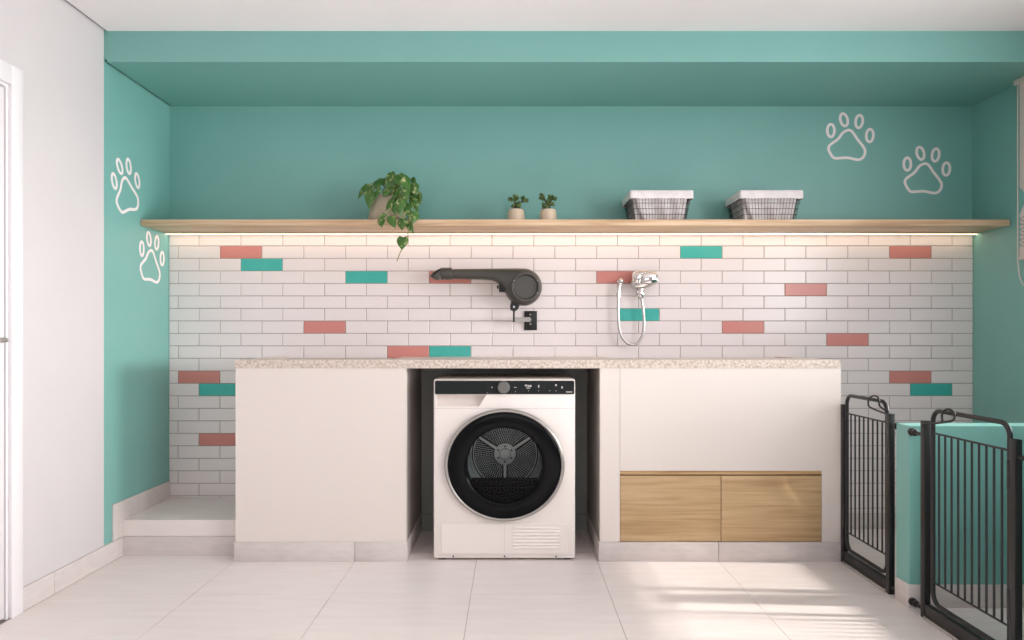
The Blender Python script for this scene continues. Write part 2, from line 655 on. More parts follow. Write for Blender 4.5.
# unseen partition the nearer gate braces against, made tall to shade the low one
mb = MB()
mb.box(hwx, XR, 2.132, 2.232, 0, 1.18)
wh2 = struct('wall_partition_unseen', mb, M['teal'])
mb = MB()
mb.box(hwx - .004, hwx, 2.128, 2.236, 0, SH, c=.001)
mb.box(hwx - .004, XR - .009, 2.232, 2.237, 0, SH, c=.001)
mb.build('skirting', M['skirting'], wh2)

# ------------------------------------------------------------------ counter
NX0, NX1, CZ0, CZ1 = -0.5176, 0.430, 0.942, 0.983        # niche sides, worktop underside and top
BZ = 0.0945
# left block: hollow masonry box
lb = thing('counter_block', 'plain white counter block left of the dryer, under the speckled worktop', 'cabinet', ((BX0 + NX0) / 2, 3.84, 0))
mb = MB()
mb.box(BX0, NX0, BY, BY + .05, BZ, CZ0)
mb.box(BX0, BX0 + .05, BY + .05, YB - .007, BZ, CZ0)
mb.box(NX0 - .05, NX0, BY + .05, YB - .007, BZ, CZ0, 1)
mb.build('body', [M['unit_white'], M['cheek_shade']], lb, smooth=False)
mb = MB()
jx = GX + GP
mb.box(BX0 - .006, jx - .001, BY - .007, BY + .05, 0, BZ - .0008, c=.001)
mb.box(jx + .001, NX0 + .006, BY - .007, BY + .05, 0, BZ - .0008, c=.001)
mb.box(NX0, NX0 + .006, BY + .0505, YB - .007, 0, BZ - .0008, c=.001)
mb.build('plinth', M['skirting'], lb)

# right block with its two wooden drawers
rbk = thing('drawer_cabinet', 'white counter block right of the dryer with two oak drawers', 'cabinet', ((BX1 + NX1) / 2, 3.84, 0))
dl, dm, dr = P(620, 0, BY).x, P(721.2, 0, BY).x, P(821.8, 0, BY).x
dz0, dz1, dzt = P(0, 541.8, BY).z, P(0, 475.6, BY).z, P(0, 470.8, BY).z
mb = MB()
mb.box(NX1, dl - .001, BY, BY + .05, BZ, CZ0)
mb.box(dl + .0005, BX1, BY, BY + .05, dzt, CZ0)
mb.box(dr, BX1, BY, BY + .05, BZ, dzt)
mb.box(BX1 - .05, BX1, BY + .05, YB - .007, BZ, CZ0)
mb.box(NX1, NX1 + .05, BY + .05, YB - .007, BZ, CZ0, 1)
mb.box(NX1 + .05, BX1 - .05, BY + .05, YB - .007, dz1 + .02, dz1 + .04)
mb.box(NX1 + .05, BX1 - .05, BY + .02, YB - .007, BZ, BZ + .02)
mb.build('body', [M['unit_white'], M['cheek_shade']], rbk, smooth=False)
mb = MB()
jx = GX + GP * 4
mb.box(NX1 - .006, jx - .001, BY - .007, BY + .05, 0, BZ - .0008, c=.001)
mb.box(jx + .001, BX1 + .004, BY - .007, BY + .05, 0, BZ - .0008, c=.001)
mb.box(NX1 - .006, NX1, BY + .0505, YB - .007, 0, BZ - .0008, c=.001)
mb.box(BX1, BX1 + .004, BY + .0505, YB - .012, 0, BZ - .0008, c=.001)
mb.build('plinth', M['skirting'], rbk)
mb = MB()
mb.box(dl + .001, dr - .001, BY + .002, BY + .06, dz1 + .005, dzt - .0015)
fr = mb.build('finger_rail', M['oak_drawer'], rbk, smooth=False)
for (a, b, s) in ((dl, dm, 0), (dm, dr, 1)):
    mb = MB()
    mb.box(a + .0015, b - .0018, BY + .001, BY + .020, dz0 + .001, dz1 - .001, c=.0012)
    mb.box(a + .03, b - .03, BY + .020, BY + .45, dz0 + .02, dz1 - .05)
    mb.build('drawer', wood_mat('honey_oak_drawer', rgb(176, 144, 104), rgb(192, 161, 120), rgb(203, 174, 134), 0.45, 3.1 + 4.7 * s), rbk)

# recessed back of the appliance niche
mb = MB()
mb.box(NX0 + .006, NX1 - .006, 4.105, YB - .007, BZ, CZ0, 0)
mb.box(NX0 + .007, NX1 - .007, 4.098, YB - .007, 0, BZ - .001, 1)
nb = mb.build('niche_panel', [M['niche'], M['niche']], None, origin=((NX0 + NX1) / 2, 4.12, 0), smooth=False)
tag(nb, 'grey back panel of the niche behind the dryer', 'panel')

# worktop with two wash basins sunk along the wall
wt = thing('worktop', 'speckled beige stone worktop running over both white blocks', 'worktop', ((BX0 + BX1) / 2, 3.84, CZ0))
LB0, LB1, RB0, RB1 = -1.29, -0.617, 0.528, 1.50
YBF_L, YBF_R, YWB = 3.79, 3.84, YB - .0055
mb = MB()
xs = [BX0 - .001, LB0, LB1, RB0, RB1, BX1 - .003]
mb.box(xs[0], xs[5], BY - .002, YBF_L, CZ0, CZ1)
mb.box(xs[0], LB0, YBF_L, YWB, CZ0, CZ1)
mb.box(LB1, RB0, YBF_L, YWB, CZ0, CZ1)
mb.box(RB0, RB1, YBF_L, YBF_R, CZ0, CZ1)
mb.box(RB1, xs[5], YBF_L, YWB, CZ0, CZ1)
mb.build('slab', M['granite'], wt, smooth=False)
for (a, b, yf) in ((LB0, LB1, YBF_L), (RB0, RB1, YBF_R)):
    mb = MB()
    bz = 0.66
    mb.box(a - .012, b + .012, yf - .012, YWB, bz - .012, bz)
    mb.box(a - .012, a, yf, YWB, bz, CZ0)
    mb.box(b, b + .012, yf, YWB, bz, CZ0)
    mb.box(a - .012, b + .012, yf - .012, yf, bz, CZ0)
    mb.lathe([(.024, .024, .0), (.024, .024, .003), (.008, .008, .002)], ((a + b) / 2, (yf + YWB) / 2, bz), 'Z', 20, 1, cap1=True)
    mb.build('basin', [M['lid_white'], M['steel']], wt)

# ------------------------------------------------------------------ shelf and its light
SY, SZ0, SZ1 = 3.817, 1.682, 1.714
mb = MB()
mb.box(XL + .001, P(1010, 0, SY).x, SY, YB - .0055, SZ0, SZ1, c=.0012)
sh = mb.build('wall_shelf', M['oak'], None, origin=(.33, 3.98, SZ0))
tag(sh, 'long pale oak shelf across the alcove above the tiles', 'shelf')
led = thing('led_strip', 'glowing warm light strip under the back of the oak shelf', 'light', (.33, 4.09, SZ0))
mb = MB()
mb.box(XL + .003, XR - .006, 4.078, 4.082, SZ0 - .007, SZ0)
mb.box(XL + .003, XR - .006, 4.106, 4.110, SZ0 - .007, SZ0)
mb.box(XL + .003, XR - .006, 4.082, 4.106, SZ0 - .003, SZ0)
mb.build('channel', M['steel'], led, smooth=False)
mb = MB()
mb.box(XL + .005, XR - .008, 4.0822, 4.1058, SZ0 - .0078, SZ0 - .0032)
mb.build('diffuser', M['led'], led, smooth=False)

# ------------------------------------------------------------------ paw prints on the walls
M['paw'] = base_mat('white_paw_vinyl', rgb(244, 232, 232), 0.6)


def paw_parts():
    """Outlines traced in a 640 px square that spans 60 px of the photograph; metres, centred, facing -Y."""
    k = 60 / 640 / (F / YB)
    conv = lambda a, b: ((a - 325) * k, (330 - b) * k)
    toes = [(118, 265, 38, 68, 0), (258, 150, 38, 68, 14), (420, 168, 38, 68, -8), (534, 318, 38, 68, -4)]
    res = []

    def band(pts, w):
        n = len(pts)
        V, Fc = [], []
        for i in range(n):
            p, q = Vector(pts[i - 1]), Vector(pts[(i + 1) % n])
            t = (q - p).normalized()
            nn = Vector((t.y, -t.x))
            c = Vector(pts[i])
            for s, y in ((1, 0), (1, -.0015), (-1, -.0015), (-1, 0)):
                u = c + nn * w * s
                V.append((u.x, y, u.y))
        for i in range(n):
            j = (i + 1) % n
            for a in range(4):
                b = (a + 1) % 4
                Fc.append((i * 4 + a, j * 4 + a, j * 4 + b, i * 4 + b))
        m = MB()
        m.add(V, Fc)
        return m
    for (cx, cy, rx, ry, rot) in toes:
        pts = []
        for t in range(28):
            a = 2 * math.pi * t / 28
            x, y = rx * math.cos(a), ry * math.sin(a)
            c, s = math.cos(math.radians(-rot)), math.sin(math.radians(-rot))
            pts.append(conv(cx + x * c + y * s * -1, cy + x * s + y * c))
        res.append(('toe_outline', band(pts, 14 * k)))
    ctrl = [(305, 258), (345, 275), (400, 355), (455, 425), (484, 480), (470, 540), (430, 572), (380, 572), (300, 556), (225, 558),
            (160, 560), (125, 530), (95, 470), (100, 430), (140, 395), (195, 355), (250, 285)]
    cl = smooth_path([Vector((a, b, 0)) for a, b in ctrl + ctrl[:1]], 4)[:-1]
    res.append(('pad_outline', band([conv(p.x, p.y) for p in cl], 14 * k)))
    return res


PAW = None


def paw(label, loc, rz, tilt=0):
    global PAW
    t = thing('paw_decal', label, 'wall decal', loc, 'white paw outlines on the teal walls')
    t.rotation_euler = (0, math.radians(tilt), rz)
    if PAW is None:
        PAW = [(n, m.mesh(n, M['paw'])) for n, m in paw_parts()]
    for n, me in PAW:
        o = bpy.data.objects.new(n, me)
        COL.objects.link(o)
        o.parent = t


pc = P(850.5, 136.5, YB)
paw('white paw outline on the back wall above the right basket, higher of that wall\'s two', (pc.x, YB + .004, pc.z), 0)
pc = P(927, 170, YB)
paw('white paw outline near the right end of the back wall, lower of that wall\'s two', (pc.x, YB + .004, pc.z), 0)
paw('white paw outline on the left teal wall above the oak shelf', (XL, 3.682, 1.867), math.pi / 2, -20)
paw('white paw outline on the left teal wall just below the shelf end', (XL, 3.942, 1.527), math.pi / 2)

# ------------------------------------------------------------------ tumble dryer
DYF = 3.55
dx0, dx1 = P(433.5, 0, DYF).x, P(575.3, 0, DYF).x
dzb, dzt_ = 0.010, P(0, 379.1, DYF).z
DR = thing('tumble_dryer', 'white tumble dryer with a round black-rimmed glass door in the niche', 'dryer', ((dx0 + dx1) / 2, 3.8, 0))
q = lambda px, py: (P(px, py, DYF).x, P(px, py, DYF).z)
s = DYF / F                                                  # metres per pixel on the dryer's face
mb = MB()
mb.box(dx0, dx1, DYF, 4.05, dzb, dzt_, c=.010)
body = mb.build('body', M['lid_white'], DR)
cx, cz = q(504.5, 464.6)
c = MB()
c.lathe([(44 * s, 42.5 * s, -.02), (44 * s, 42.5 * s, .40)], (cx, DYF, cz), 'Y', 72, cap0=True, cap1=True)
cut(body, c)
c = MB()
sc_top = q(0, 394.4)[1]
sec = [(-.02, 394.4), (.052, 394.4), (.056, 396), (.052, 399.5), (.040, 402.5), (.022, 405), (-.0005, 406.6), (-.02, 406.6)]
va = [(P(436.5, 0, DYF).x, DYF + d, q(0, y)[1]) for d, y in sec]
vb = [(P(486.5 - (y - 394.4) * .62, 0, DYF).x, DYF + d, q(0, y)[1]) for d, y in sec]
n = len(sec)
c.add(va + vb, [tuple(range(n)), tuple(range(2 * n - 1, n - 1, -1))] + [(i, (i + 1) % n, n + (i + 1) % n, n + i) for i in range(n)])
cut(body, c)
# seams of the drawer and lower edge
mb = MB()
M['seam'] = base_mat('seam_grey', rgb(190, 182, 180), 0.6)
for py in (408.4, 555.0):
    zz = q(0, py)[1]
    mb = MB()
    mb.box(dx0 + .004, dx1 - .004, DYF - .0008, DYF + .002, zz - .0008, zz + .0008)
    mb.build('panel_seam', M['seam'], DR, smooth=False)
# control panel
mb = MB()
a, b = q(435, 394.2), q(574.3, 380.6)
mb.pillow(rrect(a[0], b[0], a[1], b[1], .006), DYF - .001, .004, .0015, 2)
cp = mb.build('control_panel', base_mat('graphite_glass', rgb(32, 36, 37), 0.08, spec=0.3), DR)
mb = MB()
kx, kz = q(503.7, 387.1)
mb.lathe([(.0300, .0300, 0), (.0300, .0300, -.018), (.0285, .0285, -.0225), (.0270, .0270, -.024)], (kx, DYF - .005, kz), 'Y', 40, cap1=True)
kb = mb.build('dial_knob', base_mat('grey_dial', rgb(112, 111, 108), 0.38, 0.5), cp)
M['print'] = base_mat('pale_print', rgb(190, 186, 182), 0.5)
for (px, py, w, h) in [(526.0, 385.4, 2.2, 1.6), (528.2, 386.0, 1.2, 2.2), (530.4, 385.9, 2.2, 1.9), (528.2, 388.0, 4.0, .7), (538.7, 386.2, 1.3, 2.6),
                       (555.9, 385.1, 1.7, 1.7), (562, 387.3, 1.4, 2.2), (515.3, 387.3, 2.6, .5), (492, 387.3, 1.2, 1.2), (528.4, 390.6, .7, .7),
                       (538.5, 390.6, .7, .7), (549.8, 390.6, .7, .7), (556, 390.6, .7, .7), (515.4, 391.6, .6, .6), (487.5, 392.6, .7, .7)]:
    x, z = q(px, py)
    mb = MB()
    mb.box(x - w * s / 2, x + w * s / 2, DYF - .0056, DYF - .0045, z - h * s / 2, z + h * s / 2)
    mb.build('display_mark', M['print'], cp, smooth=False)
mb = MB()
for i in range(7):
    x, z = q(566.3 + i * .93, 391.9)
    mb.box(x - .0017, x + .0017, DYF - .0056, DYF - .0045, z - .0028, z + .0028)
mb.build('maker_mark', M['print'], cp, smooth=False)
# door: rim, black ring, glass
dc = (cx, DYF, cz)
rim = MB()
rim.lathe([(a * s, b * s, y) for a, b, y in [(59.8, 56.0, .0), (59.8, 56.0, -.018), (59.3, 55.5, -.025), (58.2, 54.5, -.028), (56.9, 53.3, -.027), (56.3, 52.7, -.023)]], dc, 'Y', 96)
door = rim.build('door', base_mat('satin_rim', (0.42, 0.40, 0.38, 1), 0.34, 1.0), DR, angle=60)
door['label'] = 'silver door rim'
ring = MB()
ring.lathe([(a * s, b * s, y) for a, b, y in [(56.5, 52.9, -.023), (55.5, 52.0, -.0275), (54, 50.6, -.029), (41, 39.6, -.0315), (39.2, 38.0, -.029), (38.3, 37.2, -.020), (37.6, 36.6, .0), (37.2, 36.2, .05)]], dc, 'Y', 96)
ring.build('door_ring', M['black_gloss'], door, angle=60)['label'] = 'glossy black door ring'
gl = MB()
gl.lathe([(38.2 * s, 37.1 * s, -.019), (30 * s, 29.2 * s, -.023), (18 * s, 17.5 * s, -.026), (7 * s, 6.8 * s, -.027)], dc, 'Y', 64, cap1=True)
gl.build('door_glass', M['door_glass'], door, angle=60)
# drum
DD = .35
bx, bz_ = P(505.0, 453.6, DYF + DD).x, P(505.0, 453.6, DYF + DD).z
rb = 34.2 * (DYF + DD) / F
mb = MB()
mb.lathe([(37.5 * s, 36.5 * s, .045), (.196, .192, .07), (.196, .192, DD - .03), (rb + .004, rb + .002, DD)], (cx, DYF, cz), 'Y', 64)
M['drum'] = noise_mat('drum_steel', rgb(176, 184, 184), rgb(214, 220, 219), 0.4, nscale=30, metallic=0.2)
M['drum_dark'] = base_mat('drum_dark', rgb(24, 26, 28), 0.5, 0.1)
M['drum_rib'] = base_mat('drum_rib_steel', rgb(208, 210, 208), 0.4, 0.2)
drum = mb.build('drum', M['drum'], DR)
yb = DYF + DD - .004
mb = MB()
mb.lathe([(rb, rb, .002), (rb, rb, 0)], (bx, yb, bz_), 'Y', 64, cap0=True, cap1=True)
for r0, r1 in ((.975, 1.0), (.905, .93)):
    mb.lathe([(rb * r0, rb * r0, .0), (rb * r0, rb * r0, -.007), (rb * r1, rb * r1, -.007), (rb * r1, rb * r1, 0)], (bx, yb, bz_), 'Y', 64, 1)
for i in range(12):
    r = rb * (.36 + .046 * i)
    n = int(2 * math.pi * r / .0112)
    for k in range(n):
        a = 2 * math.pi * (k + .5 * (i % 2)) / n
        x, z = bx + r * math.cos(a), bz_ + r * math.sin(a)
        mb.add([(x + .0031 * math.cos(t * math.pi / 3), yb - .002, z + .0031 * math.sin(t * math.pi / 3)) for t in range(6)], [tuple(range(6))], 1)
mb.build('drum_back', [M['drum_dark'], M['drum']], drum)
mb = MB()
for deg in (33, 147, 270):
    a = math.radians(deg)
    u, w = Vector((math.cos(a), 0, math.sin(a))), Vector((-math.sin(a), 0, math.cos(a)))
    o = Vector((bx, yb, bz_))
    for (off, wd, dep, mi) in ((0, .0075, .012, 0), (0, .016, .007, 1)):
        p0, p1 = o + u * rb * .28, o + u * rb * .93
        V = []
        for pt, ww in ((p0, wd), (p1, wd * .8)):
            for sgn in (-1, 1):
                V += [pt + w * ww * sgn, pt + w * ww * sgn + Vector((0, -dep, 0))]
        mb.add(V, [(0, 1, 3, 2), (4, 6, 7, 5), (0, 4, 5, 1), (2, 3, 7, 6), (1, 5, 7, 3)], mi)
mb.lathe([(.058, .058, 0), (.058, .058, -.010), (.050, .050, -.013), (.030, .030, -.013), (.026, .026, -.018), (.014, .014, -.020)], (bx, yb, bz_), 'Y', 40, 0, cap1=True)
mb.lathe([(.027, .027, -.0135), (.031, .031, -.0142), (.031, .031, -.0135)], (bx, yb, bz_), 'Y', 40, 1)
for k in range(6):
    a = math.radians(30 + 60 * k)
    mb.lathe([(.005, .005, -.012), (.005, .005, -.0155)], (bx + .041 * math.cos(a), yb, bz_ + .041 * math.sin(a)), 'Y', 10, 1, cap1=True)
mb.build('drum_spider', [M['drum_rib'], M['drum_dark']], drum)
# lower lip of the opening with the lint filter
mb = MB()
zl = q(0, 480.3)[1]
hw = 37.2 * s
al = math.asin((zl - cz) / (36.4 * s))
ou = [(cx + hw * math.cos(t), cz + 36.4 * s * math.sin(t)) for t in [al - (math.pi + 2 * al) * k / 30 for k in range(31)]]
mb.prism(ou, DYF + .012, DYF + .07)
z2 = q(0, 487.5)[1]
al2 = math.asin((z2 - cz) / (36.4 * s))
wl_ = hw * math.cos(al2) - .002
mb.box(cx - wl_, cx + wl_, DYF - .006, DYF + .02, z2, zl, c=.004)
mb.build('filter_lip', base_mat('black_filter_lip', rgb(10, 10, 11), 0.5, spec=0.03), DR)
# service panel with vent slots
pa, pb = q(441.3, 553.3), q(567.5, 523.4)
mb = MB()
mb.pillow(rrect(pa[0], pb[0], pa[1], pb[1], .012), DYF, .0035, .002, 2)
sp = mb.build('service_panel', M['lid_white'], DR)
mid = q(504.6, 0)[0]
mb = MB()
mb.box(mid - .0012, mid + .0012, DYF - .0042, DYF, pa[1] + .002, pb[1] - .002)
mb.build('panel_joint', base_mat('joint_grey', rgb(214, 206, 202), 0.6), sp, smooth=False)
mb = MB()
ga, gb = q(513.3, 549.5), q(559.5, 526.3)
for k in range(7):
    z = gb[1] + (ga[1] - gb[1]) * (k + .5) / 7
    h = (gb[1] - ga[1]) / 7
    y0 = DYF - .0034
    V = []
    for x in (ga[0], gb[0]):
        V += [(x, y0, z + h * .42), (x, y0 - .005, z - h * .05), (x, y0, z - h * .30)]
    mb.add(V, [(0, 1, 2), (5, 4, 3), (0, 3, 4, 1), (1, 4, 5, 2)])
mb.build('vent_slats', M['lid_white'], sp, smooth=False)
for px in (453.2, 504.6, 556):
    x, z = q(px, 556.4)
    mb = MB()
    mb.lathe([(.0042, .0042, .001), (.0042, .0042, -.0012)], (x, DYF, z), 'Y', 12, cap1=True)
    mb.build('screw', M['black_rubber'], DR)
for px in (441, 568):
    for y in (DYF + .04, 4.0):
        mb = MB()
        mb.lathe([(.020, .020, 0), (.020, .020, .006), (.013, .013, .008), (.013, .013, .013)], (q(px, 0)[0], y, 0), 'Z', 18, cap0=True, cap1=True)
        mb.build('foot', M['charcoal'], DR)

# ------------------------------------------------------------------ pet blow dryer on the wall
BYC = 4.02
B = lambda px, py: (P(px, py, BYC).x, P(px, py, BYC).z)
bd = thing('pet_blow_dryer', 'dark grey pet blow dryer with a long barrel, bracketed to the tiles', 'dryer', (B(520, 290)[0], BYC, B(0, 330)[1]))
ou = [B(*p) for p in [(448, 269.0), (460, 268.9), (475, 268.8), (490, 268.6), (505, 268.4), (516, 268.3), (524, 268.5)]]
ou += [B(523.3 + 18.7 * math.cos(math.radians(a)), 287.1 + 18.7 * math.sin(math.radians(a))) for a in range(-80, 151, 10)]
ou += [B(*p) for p in [(505.6, 293), (503.5, 289), (500.5, 285.2), (496, 282), (491, 280.4), (484, 279.7), (472, 279.4), (460, 279.2), (448, 279.0)]]
xs0, xs1 = B(488, 0)[0], B(518, 0)[0]


def hyf(x):
    t = min(max((x - xs0) / (xs1 - xs0), 0), 1)
    t = t * t * (3 - 2 * t)
    return .027 + (.062 - .027) * t


mb = MB()
mb.pillow(ou, BYC, hyf, .024, 5)
mb.build('body', M['charcoal'], bd, angle=50)
mb = MB()
ox, oz = P(525.6, 286.9, BYC - .065).x, P(525.6, 286.9, BYC - .065).z
ks = (BYC - .065) / F
yv = BYC - .062
mb.lathe([(14.6 * ks, 14.6 * ks, .02), (14.6 * ks, 14.6 * ks, -.006), (14.0 * ks, 14.0 * ks, -.011), (12.6 * ks, 12.6 * ks, -.011), (11.7 * ks, 11.7 * ks, -.004),
          (11.4 * ks, 11.4 * ks, .001), (2 * ks, 2 * ks, .001)], (ox, yv, oz), 'Y', 48, cap1=True)
cv = mb.build('motor_cover', M['charcoal'], bd)
for sg_, da in ((1, -28), (-1, -28), (1, 28)):
    mb = MB()
    a = math.radians(da if sg_ > 0 else 180 + da)
    mb.ellipsoid((ox + 13.3 * ks * math.cos(a), yv - .011, oz + 13.3 * ks * math.sin(a)), (.0042, .003, .0042))
    mb.build('cover_screw', M['dull_steel'], cv)
mb = MB()
cxl, cxr, czm = B(440.8, 0)[0], B(452, 0)[0], B(0, 273.7)[1]
r = 6.15 * BYC / F
mb.lathe([(r * .86, r * .86, cxl - .0), (r * .97, r * .97, cxl), (r, r, cxl + .003), (r, r, cxr - .004), (r * .97, r * .97, cxr), (r * .8, r * .8, cxr)], (0, BYC, czm), 'X', 32)
mb.build('collar', M['charcoal'], bd)
mb = MB()
mb.pillow([B(*p) for p in [(442, 268.7), (440, 268.9), (436.5, 270.2), (433, 272.3), (430.5, 274.8), (429.3, 276.6), (431, 277.4), (434, 279.2), (437.6, 280.7), (439.2, 279.9), (442, 279.3)]], BYC, .030, .012, 4)
mb.build('nozzle', M['charcoal'], bd, angle=50)
mb = MB()
a, b = B(499, 292), B(506.5, 282.6)
mb.box(a[0], b[0], BYC - .02, BYC + .02, a[1], b[1], c=.003)
sw = mb.build('switch_box', M['black_rubber'], bd)
mb = MB()
x, z = B(498.7, 287)
mb.lathe([(.010, .010, 0), (.010, .010, -.008), (.0085, .0085, -.010)], (x, BYC, z), 'X', 16, cap1=True)
mb.build('switch_button', M['charcoal'], sw)
mb = MB()
mb.pillow([B(*p) for p in [(510.2, 309.8), (510, 306), (511, 301.5), (514, 300), (519.5, 301.5), (519.8, 305), (517.8, 309.5), (514.2, 312)]], BYC, .014, .004, 3)
a, b = B(512.9, 322), B(514.8, 310)
mb.box(a[0], b[0], BYC - .012, BYC + .012, a[1], b[1])
hg = mb.build('hinge', M['dark_metal'], bd)
mb = MB()
x, z = B(514, 307)
mb.lathe([(.005, .005, 0), (.005, .005, -.018)], (x, BYC, z), 'Y', 14, cap1=True)
mb.build('hinge_pin', M['steel'], hg)
mb = MB()
pa0, pb0 = P(515.0, 322, BYC), P(530, 317.2, BYC)
wx = P(530.5, 319.5, YB - .02).x
hz_ = (pb0.z - pa0.z) / 2
zc_ = (pa0.z + pb0.z) / 2
zw = P(0, 319.5, YB - .02).z
mb.add([(pa0.x, BYC - .004, zc_ - hz_), (pa0.x, BYC - .004, zc_ + hz_), (wx, YB - .022, zw + hz_), (wx, YB - .022, zw - hz_),
        (pa0.x, BYC + .008, zc_ - hz_), (pa0.x, BYC + .008, zc_ + hz_), (wx, YB - .01, zw + hz_), (wx, YB - .01, zw - hz_)],
       [(0, 1, 2, 3), (7, 6, 5, 4), (0, 4, 5, 1), (1, 5, 6, 2), (2, 6, 7, 3), (3, 7, 4, 0)])
for py in (314.5, 319.5, 324):
    p = P(530.3, py, YB - .014)
    mb.lathe([(.0065, .0065, 0), (.0065, .0065, -.005), (.004, .004, -.007)], p, 'Y', 14, cap1=True)
mb.build('wall_arm', base_mat('grey_bracket', rgb(134, 131, 128), 0.45), bd, smooth=False)
mb = MB()
a, b = P(524.2, 330.2, YB - .012), P(537, 311, YB - .012)
mb.box(a.x, b.x, YB - .014, YB - .0052, a.z, b.z, c=.0015)
mb.build('wall_plate', M['dark_metal'], bd)

# ------------------------------------------------------------------ shower mixer with its hose
MY = 4.075
Q = lambda px, py: (P(px, py, MY).x, P(px, py, MY).z)
mx = thing('shower_mixer', 'chrome shower mixer with a hanging loop of hose on the tiles', 'tap', (Q(644, 280)[0], MY, Q(0, 346)[1]))
mb = MB()
mb.pillow([Q(*p) for p in [(630.6, 284), (630.8, 276), (633, 272), (638, 270.2), (646, 270.3), (654, 271.6), (657.6, 274.5), (658.4, 279.5), (656.5, 284), (650, 287), (643, 289.4), (635, 290), (632, 288)]], MY, .040, .014, 4)
mb.lathe([(.022, .022, .065), (.022, .022, .030)], (Q(640, 0)[0], MY, Q(0, 281)[1]), 'Y', 20)
mb.build('valve_body', M['chrome'], mx, angle=60)
mb = MB()
mb.pillow([Q(*p) for p in [(638.5, 283.8), (640, 278), (641.8, 273.8), (648, 273.2), (654.5, 274), (656, 277.5), (655.5, 283.2), (648, 285)]], MY - .046, .014, .006, 3)
mb.pillow([Q(*p) for p in [(633.5, 283.5), (635, 276), (638.5, 272), (641.5, 273), (638.5, 279), (637, 284)]], MY - .043, .010, .004, 3)
mb.build('lever', M['chrome'], mx, angle=60)
mb = MB()
x, _ = Q(640.6, 0)
mb.lathe([(.013, .013, Q(0, 285)[1]), (.016, .016, Q(0, 288)[1]), (.024, .024, Q(0, 290.5)[1]), (.024, .024, Q(0, 295)[1]), (.019, .019, Q(0, 297.8)[1]), (.010, .010, Q(0, 299)[1])], (x, MY, 0), 'Z', 20, cap1=True)
mb.build('outlet_nut', M['chrome'], mx)
mb = MB()
e0 = P(621.0, 281, MY)
mb.lathe([(.014, .014, .065), (.014, .014, .052), (.010, .010, .050), (.010, .010, .0)], e0, 'Y', 18)
mb.ellipsoid(e0, (.0165, .0165, .0165), seg=16, rings=10)
mb.tube([P(620.4, 283, MY), P(619.0, 288, MY), P(618.6, 293, MY)], .0095, 12)
mb.tube([P(618.6, 292.5, MY), P(618.5, 297, MY)], .0125, 12)
mb.build('wall_elbow', M['chrome'], mx)
mb = MB()
pth = smooth_path([P(px, py, MY + .004 * math.sin(i)) for i, (px, py) in enumerate([(618.4, 296), (618.2, 306), (618.4, 318), (619.2, 328), (621.6, 336), (626, 342), (631.5, 344.6), (637.5, 343), (642, 336.5), (643.8, 327), (643.6, 314), (642.2, 303), (641.0, 297)])], 9)
rr = [.0082 + .0007 * math.cos(i * 2.1) for i in range(len(pth))]
mb.tube(pth, rr, 12)
mb.build('hose', base_mat('hose_steel', (0.56, 0.53, 0.51, 1), 0.28, 0.9), mx)

# ------------------------------------------------------------------ trailing plant on the shelf
M['pot_grey'] = noise_mat('taupe_pot', rgb(172, 158, 136), rgb(180, 166, 144), 0.6, nscale=20)
M['soil'] = noise_mat('soil', rgb(52, 40, 32), rgb(80, 62, 48), 0.95, nscale=60)
M['leaf'] = noise_mat('variegated_leaf', rgb(62, 102, 40), rgb(206, 202, 142), 0.28, nscale=42, detail=3, lo=0.56, hi=0.76)
M['vine'] = base_mat('vine', rgb(128, 136, 76), 0.5)
pcx = P(387.3, 0, 3.94).x
pl = thing('trailing_plant', 'trailing variegated plant spilling from a taupe pot over the shelf edge', 'plant', (pcx, 3.94, SZ1))
mb = MB()
mb.lathe([(.104, .088, 0), (.107, .091, .004), (.099, .085, .05), (.080, .070, .143), (.076, .068, .148), (.070, .062, .146), (.070, .062, .128)], (pcx, 3.94, SZ1), 'Z', 40, cap0=True)
pt_ = mb.build('pot', M['pot_grey'], pl)
mb = MB()
mb.lathe([(.0705, .0625, .128), (.03, .03, .134)], (pcx, 3.94, SZ1), 'Z', 24, cap1=True)
mb.build('soil', M['soil'], pt_)


def leaf_blade(mb, base, tip, width, nrm, curl=.18, fold=.25):
    """Heart-shaped blade from base to tip, folded on its midrib, drooping at the tip."""
    ax = tip - base
    L = ax.length
    ax = ax.normalized()
    nrm = (nrm - ax * nrm.dot(ax)).normalized()
    sd = ax.cross(nrm)
    rows = 9
    V, Fc = [], []
    for i in range(rows + 1):
        t = i / rows
        w = width * .5 * (math.sin(math.pi * min(t * 1.0 + .10, 1.0) ** .62)) ** .9 if t < 1 else 0.0
        if i == 0: w *= .75
        d = nrm * (L * curl * math.sin(math.pi * t) * 1.0)
        for j in (-1, -.5, 0, .5, 1):
            back = -.10 * L * abs(j) if i == 0 else 0
            V.append(base + ax * (L * t + back) + d + sd * (w * j) + nrm * (-abs(j) * w * fold * 1.2))
    for i in range(rows):
        for j in range(4):
            a = i * 5 + j
            Fc.append((a, a + 1, a + 6, a + 5))
    mb.add(V, Fc)


